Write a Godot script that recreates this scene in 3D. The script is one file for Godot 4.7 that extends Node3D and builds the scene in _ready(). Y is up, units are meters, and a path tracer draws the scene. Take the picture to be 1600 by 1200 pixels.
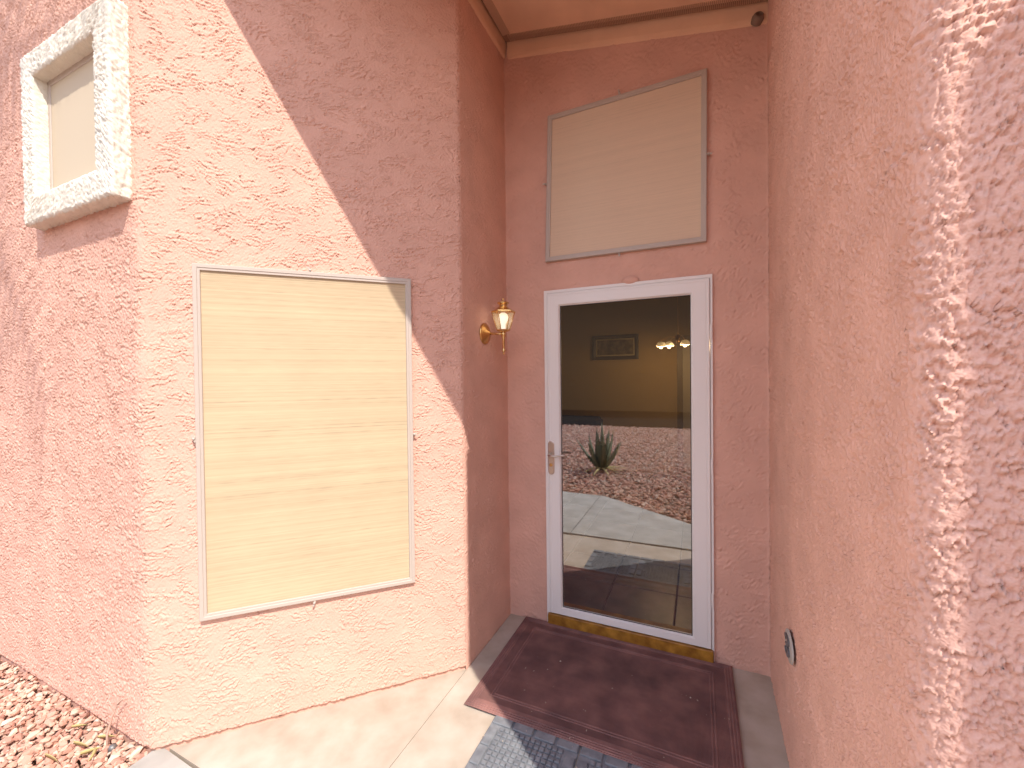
extends Node3D
# Pink stucco entry alcove. x runs along the door wall, y up, z out of the house; the door wall is z = 0.

const Q := 0.70710678
const ZC := 0.5752            # mouth of the alcove (corner of side wall and bay wall)
const BAY := 1.3692           # length of the 45 degree bay wall
const ZA := 1.5434            # plane of the left wall
const XE := 1.4793            # plane of the right wall
const XN := 1.445             # outer corner of the right wall, which leans in a little
const ZE := 1.661
const SUN_TAN := 1.28
const SUN_X := 0.797
const SUN_Z := 0.604

var M := {}
var n_warp := FastNoiseLite.new()
var n_fine := FastNoiseLite.new()
var n_mask := FastNoiseLite.new()
var n_mask2 := FastNoiseLite.new()
var n_grain := FastNoiseLite.new()
var rng := RandomNumberGenerator.new()
var used := {}
var segs := []                # pieces of the wall's plan: lines and arcs


func _ready() -> void:
	rng.seed = 7
	camera_and_light()
	noises()
	materials()
	ground()
	house()
	screens()
	lantern()
	mats()
	number_plate()
	small_things()
	gravel()
	agave()
	palm()
	inside()
	street_side()


# ------------------------------------------------------------------ camera, sky, sun
func camera_and_light() -> void:
	var c := Camera3D.new()
	c.name = "camera"
	var yaw := 0.421
	var pit := -0.0129
	var rol := -0.0117
	var fwd := Vector3(-sin(yaw) * cos(pit), sin(pit), -cos(yaw) * cos(pit))
	var right := fwd.cross(Vector3.UP).normalized()
	var up := right.cross(fwd)
	var r2 := right * cos(rol) + up * sin(rol)
	var u2 := -right * sin(rol) + up * cos(rol)
	c.transform = Transform3D(Basis(r2, u2, -fwd), Vector3(1.1399, 1.5593, 2.4769))
	c.fov = rad_to_deg(2.0 * atan(600.0 / 645.9965))
	c.near = 0.02
	c.far = 600.0
	add_child(c)
	c.current = true
	var e := Environment.new()
	e.background_mode = Environment.BG_SKY
	var sky := Sky.new()
	var sm := ProceduralSkyMaterial.new()
	sm.sky_top_color = Color(0.56, 0.65, 0.82)
	sm.sky_horizon_color = Color(1.0, 0.97, 0.92)
	sm.sky_curve = 0.35
	sm.ground_bottom_color = Color(0.45, 0.36, 0.3)
	sm.ground_horizon_color = Color(0.66, 0.58, 0.5)
	sm.energy_multiplier = 1.15
	sky.sky_material = sm
	e.sky = sky
	e.tonemap_mode = Environment.TONE_MAPPER_LINEAR
	e.tonemap_exposure = 2.76
	e.sdfgi_enabled = true
	e.ssao_enabled = true
	e.ssil_enabled = true
	var we := WorldEnvironment.new()
	we.name = "world"
	we.environment = e
	add_child(we)
	var s := DirectionalLight3D.new()
	s.name = "sun"
	s.light_energy = 0.66
	s.light_color = Color(1.0, 0.972, 0.935)
	s.light_angular_distance = 0.5
	s.shadow_enabled = true
	add_child(s)
	s.look_at_from_position(Vector3.ZERO, Vector3(-SUN_X, -SUN_TAN, -SUN_Z), Vector3.UP)


func noises() -> void:
	for a in [[n_warp, 11, 5.0, 4], [n_fine, 23, 42.0, 2], [n_mask, 37, 8.0, 3], [n_mask2, 53, 14.0, 3], [n_grain, 71, 70.0, 2]]:
		var n: FastNoiseLite = a[0]
		n.seed = a[1]
		n.noise_type = FastNoiseLite.TYPE_SIMPLEX
		n.frequency = a[2]
		n.fractal_type = FastNoiseLite.FRACTAL_FBM
		n.fractal_octaves = a[3]


# ------------------------------------------------------------------ materials
func lin(r: float, g: float, b: float) -> Color:
	return Color(r, g, b).linear_to_srgb()


func mat(called: String, c: Color, rough := 0.8, metal := 0.0) -> StandardMaterial3D:
	var m := StandardMaterial3D.new()
	m.resource_name = called
	m.albedo_color = c
	m.roughness = rough
	m.metallic = metal
	M[called] = m
	return m


func noise_tex(freq: float, octaves: int, sd: int, size := 512, lo := Color(0.8, 0.8, 0.8), hi := Color.WHITE, kind := FastNoiseLite.TYPE_SIMPLEX_SMOOTH) -> NoiseTexture2D:
	var n := FastNoiseLite.new()
	n.noise_type = kind
	n.frequency = freq
	n.fractal_octaves = octaves
	n.seed = sd
	var t := NoiseTexture2D.new()
	t.width = size
	t.height = size
	t.seamless = true
	t.noise = n
	var g := Gradient.new()
	g.set_color(0, lo)
	g.set_color(1, hi)
	t.color_ramp = g
	return t


func triplanar(m: StandardMaterial3D, t: Texture2D, per_metre: float, bump: Texture2D = null, depth_cm := 0.0) -> void:
	m.albedo_texture = t
	m.uv1_triplanar = true
	m.uv1_world_triplanar = true
	m.uv1_scale = Vector3.ONE * per_metre
	m.uv1_triplanar_sharpness = 4.0
	if bump:
		m.heightmap_enabled = true
		m.heightmap_texture = bump
		m.heightmap_scale = depth_cm


func materials() -> void:
	var blot := noise_tex(0.006, 5, 3, 512, Color(0.93, 0.925, 0.925), Color(1, 1, 1))
	var grain := noise_tex(0.22, 3, 5, 1024, Color.BLACK, Color.WHITE)
	var m := mat("stucco", lin(0.765, 0.455, 0.352), 0.92)
	triplanar(m, blot, 0.9, grain, 0.11)
	m.metallic_specular = 0.2
	m = mat("soffit", lin(0.86, 0.55, 0.36), 0.92)
	triplanar(m, blot, 0.9, grain, 0.06)
	m = mat("white_stucco", lin(0.82, 0.765, 0.65), 0.9)
	triplanar(m, blot, 1.3, grain, 0.06)
	m = mat("concrete", lin(0.54, 0.47, 0.385), 0.85)
	triplanar(m, noise_tex(0.008, 6, 9, 1024, Color(0.86, 0.835, 0.80), Color(1, 1, 1)), 0.55, noise_tex(0.05, 4, 15, 512, Color.BLACK, Color.WHITE), 0.05)
	m = mat("walkway", lin(0.50, 0.475, 0.42), 0.85)
	triplanar(m, noise_tex(0.008, 6, 19, 512, Color(0.84, 0.83, 0.82), Color(1, 1, 1)), 0.8)
	m = mat("soil", lin(0.40, 0.25, 0.185), 0.95)
	triplanar(m, noise_tex(0.02, 5, 29, 512, Color(0.6, 0.55, 0.5), Color(1, 1, 1)), 0.7)
	m = mat("asphalt", lin(0.035, 0.032, 0.03), 1.0)
	m.metallic_specular = 0.05
	triplanar(m, noise_tex(0.03, 4, 31, 512, Color(0.7, 0.7, 0.7), Color(1, 1, 1)), 0.5)
	mat("gap", lin(0.05, 0.035, 0.03), 0.95)
	mat("white_paint", lin(0.84, 0.80, 0.76), 0.35)
	mat("tan_metal", lin(0.50, 0.42, 0.355), 0.45)
	mat("brass", lin(0.80, 0.54, 0.24), 0.27, 1.0)
	mat("dark_brass", lin(0.66, 0.38, 0.14), 0.28, 0.95)
	mat("nickel", lin(0.60, 0.50, 0.42), 0.3, 0.85)
	m = mat("threshold_wood", lin(0.50, 0.24, 0.035), 0.45)
	triplanar(m, noise_tex(0.02, 5, 41, 256, Color(0.65, 0.6, 0.5), Color(1, 1, 1)), 2.0)
	m = mat("mat_rubber", lin(0.34, 0.165, 0.135), 0.75)
	triplanar(m, noise_tex(0.008, 6, 43, 512, Color(0.62, 0.62, 0.66), Color(1, 1, 1)), 1.2, noise_tex(0.25, 2, 45, 512, Color.BLACK, Color.WHITE), 0.05)
	m = mat("grey_rubber", lin(0.25, 0.262, 0.27), 0.8)
	triplanar(m, noise_tex(0.02, 5, 47, 512, Color(0.72, 0.72, 0.74), Color(1, 1, 1)), 1.5, noise_tex(0.2, 2, 49, 256, Color.BLACK, Color.WHITE), 0.03)
	# half-silvered door glass
	var im := Image.create(2, 2, false, Image.FORMAT_RGBA8)
	im.fill(Color.WHITE)
	m = mat("door_glass", Color(0.95, 0.95, 0.95, 0.36), 0.02, 1.0)
	m.albedo_texture = ImageTexture.create_from_image(im)
	m.transparency = BaseMaterial3D.TRANSPARENCY_ALPHA
	m = mat("lamp_glass", Color(0.95, 0.9, 0.75, 0.22), 0.12)
	m.transparency = BaseMaterial3D.TRANSPARENCY_ALPHA
	m = mat("bulb", lin(0.9, 0.88, 0.82), 0.3)
	m.emission_enabled = true
	m.emission = Color(1.0, 0.97, 0.9)
	m.emission_energy_multiplier = 0.28
	m = mat("screen_fabric", lin(0.69, 0.54, 0.355), 0.85)
	m.albedo_texture = fabric_texture()
	m.heightmap_enabled = true
	m.heightmap_texture = m.albedo_texture
	m.heightmap_scale = 0.05
	var pf: StandardMaterial3D = m.duplicate()
	pf.albedo_color = lin(0.88, 0.68, 0.51)
	pf.albedo_texture = fabric_texture(0.35)
	pf.heightmap_texture = pf.albedo_texture
	M["pale_fabric"] = pf
	m = mat("plain_fabric", lin(0.56, 0.46, 0.33), 0.85)
	m = mat("stone", lin(1, 1, 1), 0.9)
	m.vertex_color_use_as_albedo = true
	m = mat("agave", lin(0.19, 0.22, 0.14), 0.6)
	m = mat("dead_leaf", lin(0.52, 0.42, 0.18), 0.7)
	m = mat("palm_leaf", lin(0.06, 0.09, 0.03), 0.6)
	m = mat("bark", lin(0.16, 0.11, 0.075), 0.9)
	triplanar(m, noise_tex(0.03, 5, 61, 256, Color(0.5, 0.5, 0.5), Color(1, 1, 1)), 3.0)


func fabric_texture(k := 1.0) -> ImageTexture:
	var r := RandomNumberGenerator.new()
	r.seed = 99
	var w := 512
	var h := 520
	var im := Image.create(w, h, false, Image.FORMAT_RGB8)
	var n := FastNoiseLite.new()
	n.seed = 5
	n.frequency = 0.012
	n.fractal_octaves = 3
	for y in h:
		var row := r.randf_range(-0.04, 0.035)
		if r.randf() < 0.12:
			row -= r.randf_range(0.02, 0.05)
		var ph := r.randf() * 100.0
		for x in w:
			var v := 0.9 + 1.7 * k * row * (0.55 + 0.9 * n.get_noise_2d(x * 1.6 + ph * 20.0, y * 19.0)) + 0.02 * k * n.get_noise_2d(x * 0.35, y * 0.8) + (0.025 if (x + y) % 4 < 2 else -0.02)
			im.set_pixel(x, y, Color(clampf(v, 0, 1), clampf(v * 0.99, 0, 1), clampf(v * 0.97 , 0, 1)))
	return ImageTexture.create_from_image(im)


# ------------------------------------------------------------------ building helpers
func numbered(called: String) -> String:
	if not used.has(called):
		used[called] = 0
		return called
	used[called] += 1
	return "%s_%03d" % [called, used[called]]


func child_name(called: String, parent: Node) -> String:
	if not parent.has_node(called):
		return called
	var k := 1
	while parent.has_node("%s_%03d" % [called, k]):
		k += 1
	return "%s_%03d" % [called, k]


func tag(o: Node, label: String, category: String, group := "", kind := "") -> void:
	if label:
		o.set_meta("label", label)
	if category:
		o.set_meta("category", category)
	if group:
		o.set_meta("group", group)
	if kind:
		o.set_meta("kind", kind)


func thing(called: String, label: String, category: String, at := Vector3.ZERO, group := "") -> Node3D:
	var o := Node3D.new()
	o.name = numbered(called)
	o.position = at
	add_child(o)
	tag(o, label, category, group)
	return o


func put(called: String, mesh: Mesh, material: Material, parent: Node = self, at := Transform3D.IDENTITY) -> MeshInstance3D:
	var o := MeshInstance3D.new()
	o.name = numbered(called) if parent == self else child_name(called, parent)
	o.mesh = mesh
	o.material_override = material
	o.transform = at
	parent.add_child(o)
	return o


func begin(smooth := false) -> SurfaceTool:
	var st := SurfaceTool.new()
	st.begin(Mesh.PRIMITIVE_TRIANGLES)
	st.set_smooth_group(0 if smooth else -1)
	return st


func done(st: SurfaceTool) -> ArrayMesh:
	st.generate_normals()
	return st.commit()


func tri(st: SurfaceTool, a: Vector3, b: Vector3, c: Vector3, out: Vector3) -> void:
	if (b - a).cross(c - a).dot(out) > 0.0:
		var t := b
		b = c
		c = t
	st.add_vertex(a)
	st.add_vertex(b)
	st.add_vertex(c)


func quad(st: SurfaceTool, a: Vector3, b: Vector3, c: Vector3, d: Vector3, out: Vector3) -> void:
	tri(st, a, b, c, out)
	tri(st, a, c, d, out)


# a box with chamfered edges, in the frame t
func bevel(st: SurfaceTool, t: Transform3D, size: Vector3, ch := 0.003) -> void:
	var h := size * 0.5
	ch = minf(ch, minf(h.x, minf(h.y, h.z)) * 0.6)
	var p := func(s: Vector3, axis: int) -> Vector3:
		var v := s * (h - Vector3.ONE * ch)
		v[axis] = s[axis] * h[axis]
		return t * v
	for axis in 3:
		var a1 := (axis + 1) % 3
		var a2 := (axis + 2) % 3
		for sg in [-1.0, 1.0]:
			var c := []
			for k in [[-1, -1], [1, -1], [1, 1], [-1, 1]]:
				var s := Vector3.ZERO
				s[axis] = sg
				s[a1] = k[0]
				s[a2] = k[1]
				c.append(p.call(s, axis))
			var o := Vector3.ZERO
			o[axis] = sg
			quad(st, c[0], c[1], c[2], c[3], t.basis * o)
		for k in [[-1, -1], [1, -1], [1, 1], [-1, 1]]:
			var lo := Vector3.ZERO
			lo[axis] = -1
			lo[a1] = k[0]
			lo[a2] = k[1]
			var hi := lo
			hi[axis] = 1
			var o := lo
			o[axis] = 0
			quad(st, p.call(lo, a1), p.call(hi, a1), p.call(hi, a2), p.call(lo, a2), t.basis * o)
	for k in 8:
		var s := Vector3(1 if k & 1 else -1, 1 if k & 2 else -1, 1 if k & 4 else -1)
		tri(st, p.call(s, 0), p.call(s, 1), p.call(s, 2), t.basis * s)


func box(st: SurfaceTool, lo: Vector3, hi: Vector3, ch := 0.003) -> void:
	bevel(st, Transform3D(Basis.IDENTITY, (lo + hi) * 0.5), hi - lo, ch)


# a mitred frame round the rectangle lo..hi: profile of (share of the side's width, height), side widths l r b t
func ring(st: SurfaceTool, f: Transform3D, corners: Array, widths: Array, profile: Array) -> void:
	# corners: bottom-left, bottom-right, top-right, top-left (x, y); widths: bottom, right, top, left
	for k in profile.size() - 1:
		var a: Array = inset(corners, widths, profile[k].x)
		var b: Array = inset(corners, widths, profile[k + 1].x)
		for s in 4:
			var s2 := (s + 1) % 4
			var p0 := f * Vector3(a[s].x, a[s].y, profile[k].y)
			var p1 := f * Vector3(b[s].x, b[s].y, profile[k + 1].y)
			var p2 := f * Vector3(b[s2].x, b[s2].y, profile[k + 1].y)
			var p3 := f * Vector3(a[s2].x, a[s2].y, profile[k].y)
			st.add_vertex(p0); st.add_vertex(p1); st.add_vertex(p2)
			st.add_vertex(p0); st.add_vertex(p2); st.add_vertex(p3)


func inset(c: Array, w: Array, share: float) -> Array:
	# intersect neighbouring sides, each moved inwards by its own width
	var out := []
	for s in 4:
		var prev := (s + 3) % 4
		var d1: Vector2 = (c[(s + 1) % 4] - c[s]).normalized()
		var d0: Vector2 = (c[s] - c[prev]).normalized()
		var n1: Vector2 = Vector2(-d1.y, d1.x) * (w[s] * share)
		var n0: Vector2 = Vector2(-d0.y, d0.x) * (w[prev] * share)
		var x = Geometry2D.line_intersects_line(c[s] + n1, d1, c[s] + n0, d0)
		out.append(x if x != null else c[s] + n1)
	return out


func lathe(st: SurfaceTool, t: Transform3D, profile: Array, sides := 24) -> void:
	for j in profile.size() - 1:
		var p0: Vector2 = profile[j]
		var p1: Vector2 = profile[j + 1]
		for i in sides:
			var a0 := TAU * i / sides
			var a1 := TAU * (i + 1) / sides
			var d0 := Vector3(cos(a0), 0, sin(a0))
			var d1 := Vector3(cos(a1), 0, sin(a1))
			var slope := Vector2(p1.y - p0.y, -(p1.x - p0.x))
			var o := (d0 + d1) * 0.5 * slope.x + Vector3(0, slope.y, 0)
			var q := [t * (d0 * p0.x + Vector3(0, p0.y, 0)), t * (d0 * p1.x + Vector3(0, p1.y, 0)), t * (d1 * p1.x + Vector3(0, p1.y, 0)), t * (d1 * p0.x + Vector3(0, p0.y, 0))]
			if p1.x > 1e-6:
				tri(st, q[0], q[1], q[2], t.basis * o)
			if p0.x > 1e-6:
				tri(st, q[0], q[2], q[3], t.basis * o)


func tube(st: SurfaceTool, pts: Array, radii: Array, sides := 8) -> void:
	var rings := []
	for k in pts.size():
		var d: Vector3 = (pts[mini(k + 1, pts.size() - 1)] - pts[maxi(k - 1, 0)]).normalized()
		var u := d.cross(Vector3.UP if absf(d.y) < 0.9 else Vector3.RIGHT).normalized()
		var v := d.cross(u)
		var r := []
		for i in sides:
			r.append(pts[k] + (u * cos(TAU * i / sides) + v * sin(TAU * i / sides)) * radii[k])
		rings.append(r)
	for k in pts.size() - 1:
		for i in sides:
			var i2 := (i + 1) % sides
			var out: Vector3 = rings[k][i] + rings[k][i2] - pts[k] * 2.0
			quad(st, rings[k][i], rings[k + 1][i], rings[k + 1][i2], rings[k][i2], out)
	for i in range(1, sides - 1):
		tri(st, rings[0][0], rings[0][i], rings[0][i + 1], pts[0] - pts[1])
		var e: int = pts.size() - 1
		tri(st, rings[e][0], rings[e][i], rings[e][i + 1], pts[e] - pts[e - 1])


func flat_slab(pts: Array, top: float, bottom: float) -> ArrayMesh:
	# a polygon (x, z) with thickness and a small arris
	var st := begin()
	var poly := PackedVector2Array(pts)
	var idx := Geometry2D.triangulate_polygon(poly)
	for k in range(0, idx.size(), 3):
		tri(st, Vector3(poly[idx[k]].x, top, poly[idx[k]].y), Vector3(poly[idx[k + 1]].x, top, poly[idx[k + 1]].y), Vector3(poly[idx[k + 2]].x, top, poly[idx[k + 2]].y), Vector3.UP)
	var mid := Vector2.ZERO
	for p in poly:
		mid += p / poly.size()
	for k in poly.size():
		var a := poly[k]
		var b := poly[(k + 1) % poly.size()]
		var n := Vector2(b.y - a.y, a.x - b.x)
		var o := Vector3(n.x, 0, n.y)
		if Geometry2D.is_point_in_polygon((a + b) * 0.5 + n.normalized() * 0.002, poly):
			o = -o
		quad(st, Vector3(a.x, top, a.y), Vector3(b.x, top, b.y), Vector3(b.x, bottom, b.y), Vector3(a.x, bottom, a.y), o)
	return done(st)


# ------------------------------------------------------------------ stucco walls
# the plan of the wall is one line through these corners, with rounded corners
func plan(points: Array, radii: Array) -> void:
	segs.clear()
	var at := 0.0
	var from: Vector2 = points[0]
	for k in range(1, points.size()):
		var p: Vector2 = points[k]
		var d := (p - from).normalized()
		if k == points.size() - 1:
			segs.append({"s": at, "e": at + from.distance_to(p), "p": from, "d": d, "r": 0.0})
			break
		var d2: Vector2 = (points[k + 1] - p).normalized()
		var turn := d.angle_to(d2)
		var cut: float = radii[k] * tan(absf(turn) * 0.5)
		var to := p - d * cut
		segs.append({"s": at, "e": at + from.distance_to(to), "p": from, "d": d, "r": 0.0})
		at += from.distance_to(to)
		var len: float = absf(turn) * radii[k]
		segs.append({"s": at, "e": at + len, "p": to, "d": d, "r": radii[k], "turn": turn})
		at += len
		from = p + d2 * cut


func plan_at(s: float) -> Array:
	# [point, outward normal]
	for g in segs:
		if s <= g.e + 1e-9:
			var t: float = s - g.s
			if g.r == 0.0:
				return [g.p + g.d * t, Vector2(-g.d.y, g.d.x)]
			var side: float = signf(g.turn)
			var left := Vector2(-g.d.y, g.d.x) * side
			var c: Vector2 = g.p + left * g.r
			var a: float = side * t / g.r
			var d: Vector2 = g.d.rotated(a)
			return [c - Vector2(-d.y, d.x) * side * g.r, Vector2(-d.y, d.x)]
	var l: Dictionary = segs[-1]
	return [l.p + l.d * (s - l.s), Vector2(-l.d.y, l.d.x)]


# trowelled lace texture: laps that end in a sharp ragged lower edge, in patches, over a sandy ground
func relief(u: float, y: float) -> float:
	var w1 := n_warp.get_noise_2d(u * 0.30, y * 0.7)
	var w2 := n_fine.get_noise_2d(u, y)
	var m1 := n_mask.get_noise_2d(u * 0.6, y)
	var m2 := n_mask2.get_noise_2d(u * 0.7, y)
	var v := y * 30.0 + w1 * 4.2 + w2 * 0.34
	var f := v - floorf(v)
	var lip := 1.0 * (1.0 - f) + 0.14 * exp(-f * 9.0) - 0.16 * exp((f - 1.0) * 12.0) - 0.48
	var v2 := y * 64.0 + w1 * 6.6 + w2 * 0.62 + m1 * 1.6
	var f2 := v2 - floorf(v2)
	var lip2 := 1.0 * (1.0 - f2) + 0.12 * exp(-f2 * 8.0) - 0.14 * exp((f2 - 1.0) * 9.0) - 0.48
	var k1 := smoothstep(-0.13, 0.0, m1 + w2 * 0.22 + m2 * 0.35)
	var k2 := smoothstep(-0.09, 0.03, m2 + w2 * 0.25)
	return 0.0052 * lip * k1 + 0.0031 * lip2 * k2 + 0.00025 * w2 + 0.0008 * m1


# a sheet of wall between the lists of distances along the plan and of heights; hole is (s0, y0, s1, y1)
func sheet(ss: PackedFloat32Array, ys: PackedFloat32Array, amp: float, foot := false, hole := Rect2(), sunk := 0.0, pits := 0.0, size := 1.0) -> ArrayMesh:
	var nu := ss.size()
	var ny := ys.size()
	var pos := PackedVector3Array()
	pos.resize(nu * ny)
	for i in nu:
		var pn := plan_at(ss[i])
		var p: Vector2 = pn[0]
		var n: Vector2 = pn[1]
		for j in ny:
			var y := ys[j]
			var h := (amp * relief(ss[i] * size, y * size) if amp > 0.0 else 0.0) - sunk
			if pits > 0.0:
				h -= pits * smoothstep(0.29, 0.43, n_grain.get_noise_2d(ss[i] * 1.15, y * 0.7) + 0.25 * n_mask2.get_noise_2d(ss[i], y + 5.0))
			if foot and j < 2:
				h = -0.022
				if j == 1:
					y += 0.007 * n_fine.get_noise_2d(ss[i] * 0.5, 3.0)
			elif foot and j == 2:
				y += 0.007 * n_fine.get_noise_2d(ss[i] * 0.5, 3.0)
			pos[i * ny + j] = Vector3(p.x + n.x * h, y, p.y + n.y * h)
	var nor := PackedVector3Array()
	nor.resize(nu * ny)
	for i in nu:
		var i0 := maxi(i - 1, 0) * ny
		var i1 := mini(i + 1, nu - 1) * ny
		for j in ny:
			var du := pos[i1 + j] - pos[i0 + j]
			var dv := pos[i * ny + mini(j + 1, ny - 1)] - pos[i * ny + maxi(j - 1, 0)]
			nor[i * ny + j] = du.cross(dv).normalized()
	var idx := PackedInt32Array()
	idx.resize((nu - 1) * (ny - 1) * 6)
	var k := 0
	for i in nu - 1:
		for j in ny - 1:
			if hole.size.x > 0.0 and hole.has_point(Vector2((ss[i] + ss[i + 1]) * 0.5, (ys[j] + ys[j + 1]) * 0.5)):
				continue
			var a := i * ny + j
			idx[k] = a
			idx[k + 1] = a + 1
			idx[k + 2] = a + ny + 1
			idx[k + 3] = a
			idx[k + 4] = a + ny + 1
			idx[k + 5] = a + ny
			k += 6
	idx.resize(k)
	var arrays := []
	arrays.resize(Mesh.ARRAY_MAX)
	arrays[Mesh.ARRAY_VERTEX] = pos
	arrays[Mesh.ARRAY_NORMAL] = nor
	arrays[Mesh.ARRAY_INDEX] = idx
	var mesh := ArrayMesh.new()
	mesh.add_surface_from_arrays(Mesh.PRIMITIVE_TRIANGLES, arrays)
	return mesh


func steps(from: float, to: float, d0: float, d1 := -1.0) -> PackedFloat32Array:
	# from..to in steps that go from d0 to d1
	if d1 < 0.0:
		d1 = d0
	var n := maxi(1, int(ceil(2.0 * (to - from) / (d0 + d1))))
	var out := PackedFloat32Array()
	for k in n + 1:
		var t := float(k) / n
		out.append(from + (to - from) * (t * (2.0 * d0 + (d1 - d0) * t) / (d0 + d1)))
	return out


func joined(a: PackedFloat32Array, b: PackedFloat32Array) -> PackedFloat32Array:
	var out := a.duplicate()
	for k in range(1, b.size()):
		out.append(b[k])
	return out


func foot_heights(base: float, top: float, d: float) -> PackedFloat32Array:
	var out := PackedFloat32Array([-0.08, base, base + 0.003])
	out.append_array(steps(base + 0.006, top, d))
	return out


func house() -> void:
	var h := thing("stucco_house", "pink stucco house with a recessed front entry and angled bay wall", "house")
	plan([Vector2(-6.0, ZA), Vector2(-BAY * Q, ZA), Vector2(0, ZC), Vector2(0, 0), Vector2(XE, 0), Vector2(XN, ZE), Vector2(2.6, ZE), Vector2(2.6, 2.529), Vector2(6.0, 2.529)],
		[0, 0.09, 0.045, 0.008, 0.012, 0.045, 0.02, 0.04, 0])
	# where each face begins and ends along the plan
	var s_bay: float = (segs[1].s + segs[1].e) * 0.5
	var s_side: float = (segs[3].s + segs[3].e) * 0.5
	var s_door: float = (segs[5].s + segs[5].e) * 0.5
	var s_right: float = (segs[7].s + segs[7].e) * 0.5
	var s_front: float = segs[9].e
	var s_end: float = segs[-1].e
	var top := 3.86
	var left := joined(steps(s_bay - 4.9, s_bay - 2.1, 0.12, 0.012), steps(s_bay - 2.1, s_bay, 0.009, 0.005))
	put("wall", sheet(left, foot_heights(0.02, 4.3, 0.0042), 0.9, true, Rect2(), 0.0, 0.003, 1.15), M.stucco, h)
	put("wall", sheet(steps(s_bay, s_side, 0.004, 0.0036), foot_heights(0.016, top + 0.3, 0.0035), 0.9, true, Rect2(), 0.0, 0.0012, 1.15), M.stucco, h)
	put("wall", sheet(steps(s_side, s_door, 0.003, 0.006), steps(-0.02, top, 0.006), 0.75), M.stucco, h)
	var ox: float = segs[6].s - segs[6].p.x     # plan distance of x = 0 on the door wall
	var sd := joined(joined(steps(s_door, ox + 0.262, 0.006), steps(ox + 0.262, ox + 1.218, 0.008)), steps(ox + 1.218, s_right, 0.006))
	var yd := joined(steps(-0.02, 2.106, 0.007), steps(2.106, top, 0.007))
	put("wall", sheet(sd, yd, 0.85, false, Rect2(ox + 0.262, -1.0, 0.956, 3.106)), M.stucco, h)
	put("wall", sheet(joined(steps(s_right, segs[8].e, 0.006, 0.0026), steps(segs[8].e, s_front + 0.12, 0.0026)), steps(-0.02, 3.5, 0.0038), 1.05, false, Rect2(), 0.0, 0.0034, 0.85), M.stucco, h)
	put("wall", sheet(steps(s_front + 0.08, s_end, 0.03), steps(-0.05, 3.78, 0.03), 1.0, false, Rect2(), 0.005), M.stucco, h)
	put("wall_core", sheet(joined(joined(joined(steps(0.0, s_bay, 0.5), steps(s_bay, ox + 0.262, 0.01)), steps(ox + 0.262, ox + 1.218, 0.5)), steps(ox + 1.218, s_front, 0.01)), PackedFloat32Array([-0.1, 2.106, 3.4]), 0.0, false, Rect2(ox + 0.262, -1.0, 0.956, 3.106), 0.012), M.stucco, h)
	var end_wall := begin()
	box(end_wall, Vector3(-6.0, -0.1, -6.0), Vector3(-5.9, 4.25, ZA - 0.01), 0.01)
	put("wall", done(end_wall), M.stucco, h)
	# ceiling of the entry: slopes down to the right
	var st := begin()
	var cy := func(x: float) -> float: return 3.735 - 0.2 * x
	quad(st, Vector3(0.075, cy.call(0.075) - 0.002, 0.06), Vector3(XE - 0.06, cy.call(XE - 0.06) - 0.002, 0.06), Vector3(XE - 0.06, cy.call(XE - 0.06) - 0.002, 1.585), Vector3(0.075, cy.call(0.075) - 0.002, 1.585), Vector3.DOWN)
	put("ceiling", done(st), M.soffit, h)
	# roof over the entry: closed slab with a fascia at its front
	st = begin()
	for e in [[-0.9, 1.475]]:
		var a: float = e[0]
		var b: float = e[1]
		var p := func(x: float, z: float, up: float) -> Vector3: return Vector3(x, 3.735 - 0.2 * x + up, z)
		quad(st, p.call(a, -6.0, 0.135), p.call(b, -6.0, 0.15), p.call(b, 1.602, 0.15), p.call(a, 1.602, 0.135), Vector3.UP)
		quad(st, p.call(a, 1.602, 0.03), p.call(b, 1.602, 0.03), p.call(b, 1.602, 0.15), p.call(a, 1.602, 0.135), Vector3.BACK)
		quad(st, p.call(a, -6.0, 0.03), p.call(b, -6.0, 0.03), p.call(b, 1.602, 0.03), p.call(a, 1.602, 0.03), Vector3.DOWN)
		quad(st, p.call(b, -6.0, -0.3), p.call(b, 1.602, -0.3), p.call(b, 1.602, 0.15), p.call(b, -6.0, 0.15), Vector3.RIGHT)
		quad(st, p.call(a, -6.0, 0.03), p.call(a, 1.602, 0.03), p.call(a, 1.602, 0.135), p.call(a, -6.0, 0.135), Vector3.LEFT)
	box(st, Vector3(-6.0, 4.25, -6.0), Vector3(-0.9, 4.45, 1.60), 0.01)
	box(st, Vector3(1.50, 3.44, -6.0), Vector3(6.0, 3.72, 1.62), 0.01)
	box(st, Vector3(2.64, 3.45, 1.63), Vector3(6.0, 3.77, 2.48), 0.01)
	put("roof", done(st), M.stucco, h)
	# vent strip along the ceiling's edges
	for side in 3:
		st = begin()
		var n: int = [150, 26, 26][side]
		for k in n:
			var f := (k + 0.5) / n
			var c: Vector3
			var sz: Vector3
			if side == 0:
				var x := 0.06 + f * (XE - 0.10)
				c = Vector3(x, cy.call(x) - 0.004, 0.060)
				sz = Vector3((XE - 0.10) / n * 0.55, 0.008, 0.05)
			else:
				var x: float = 0.06 if side == 1 else XE - 0.045
				var z := 0.09 + f * 0.6
				c = Vector3(x, cy.call(x) - 0.004, z)
				sz = Vector3(0.05, 0.008, 0.6 / n * (1.06 if side == 1 else 0.55))
			bevel(st, Transform3D(Basis.IDENTITY, c), sz, 0.001)
		put("soffit_vent", done(st), M.dark_vent if M.has("dark_vent") else mat("dark_vent", lin(0.52, 0.32, 0.21), 0.7), h)
	# backing behind the slots and the stucco band below
	st = begin()
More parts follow.
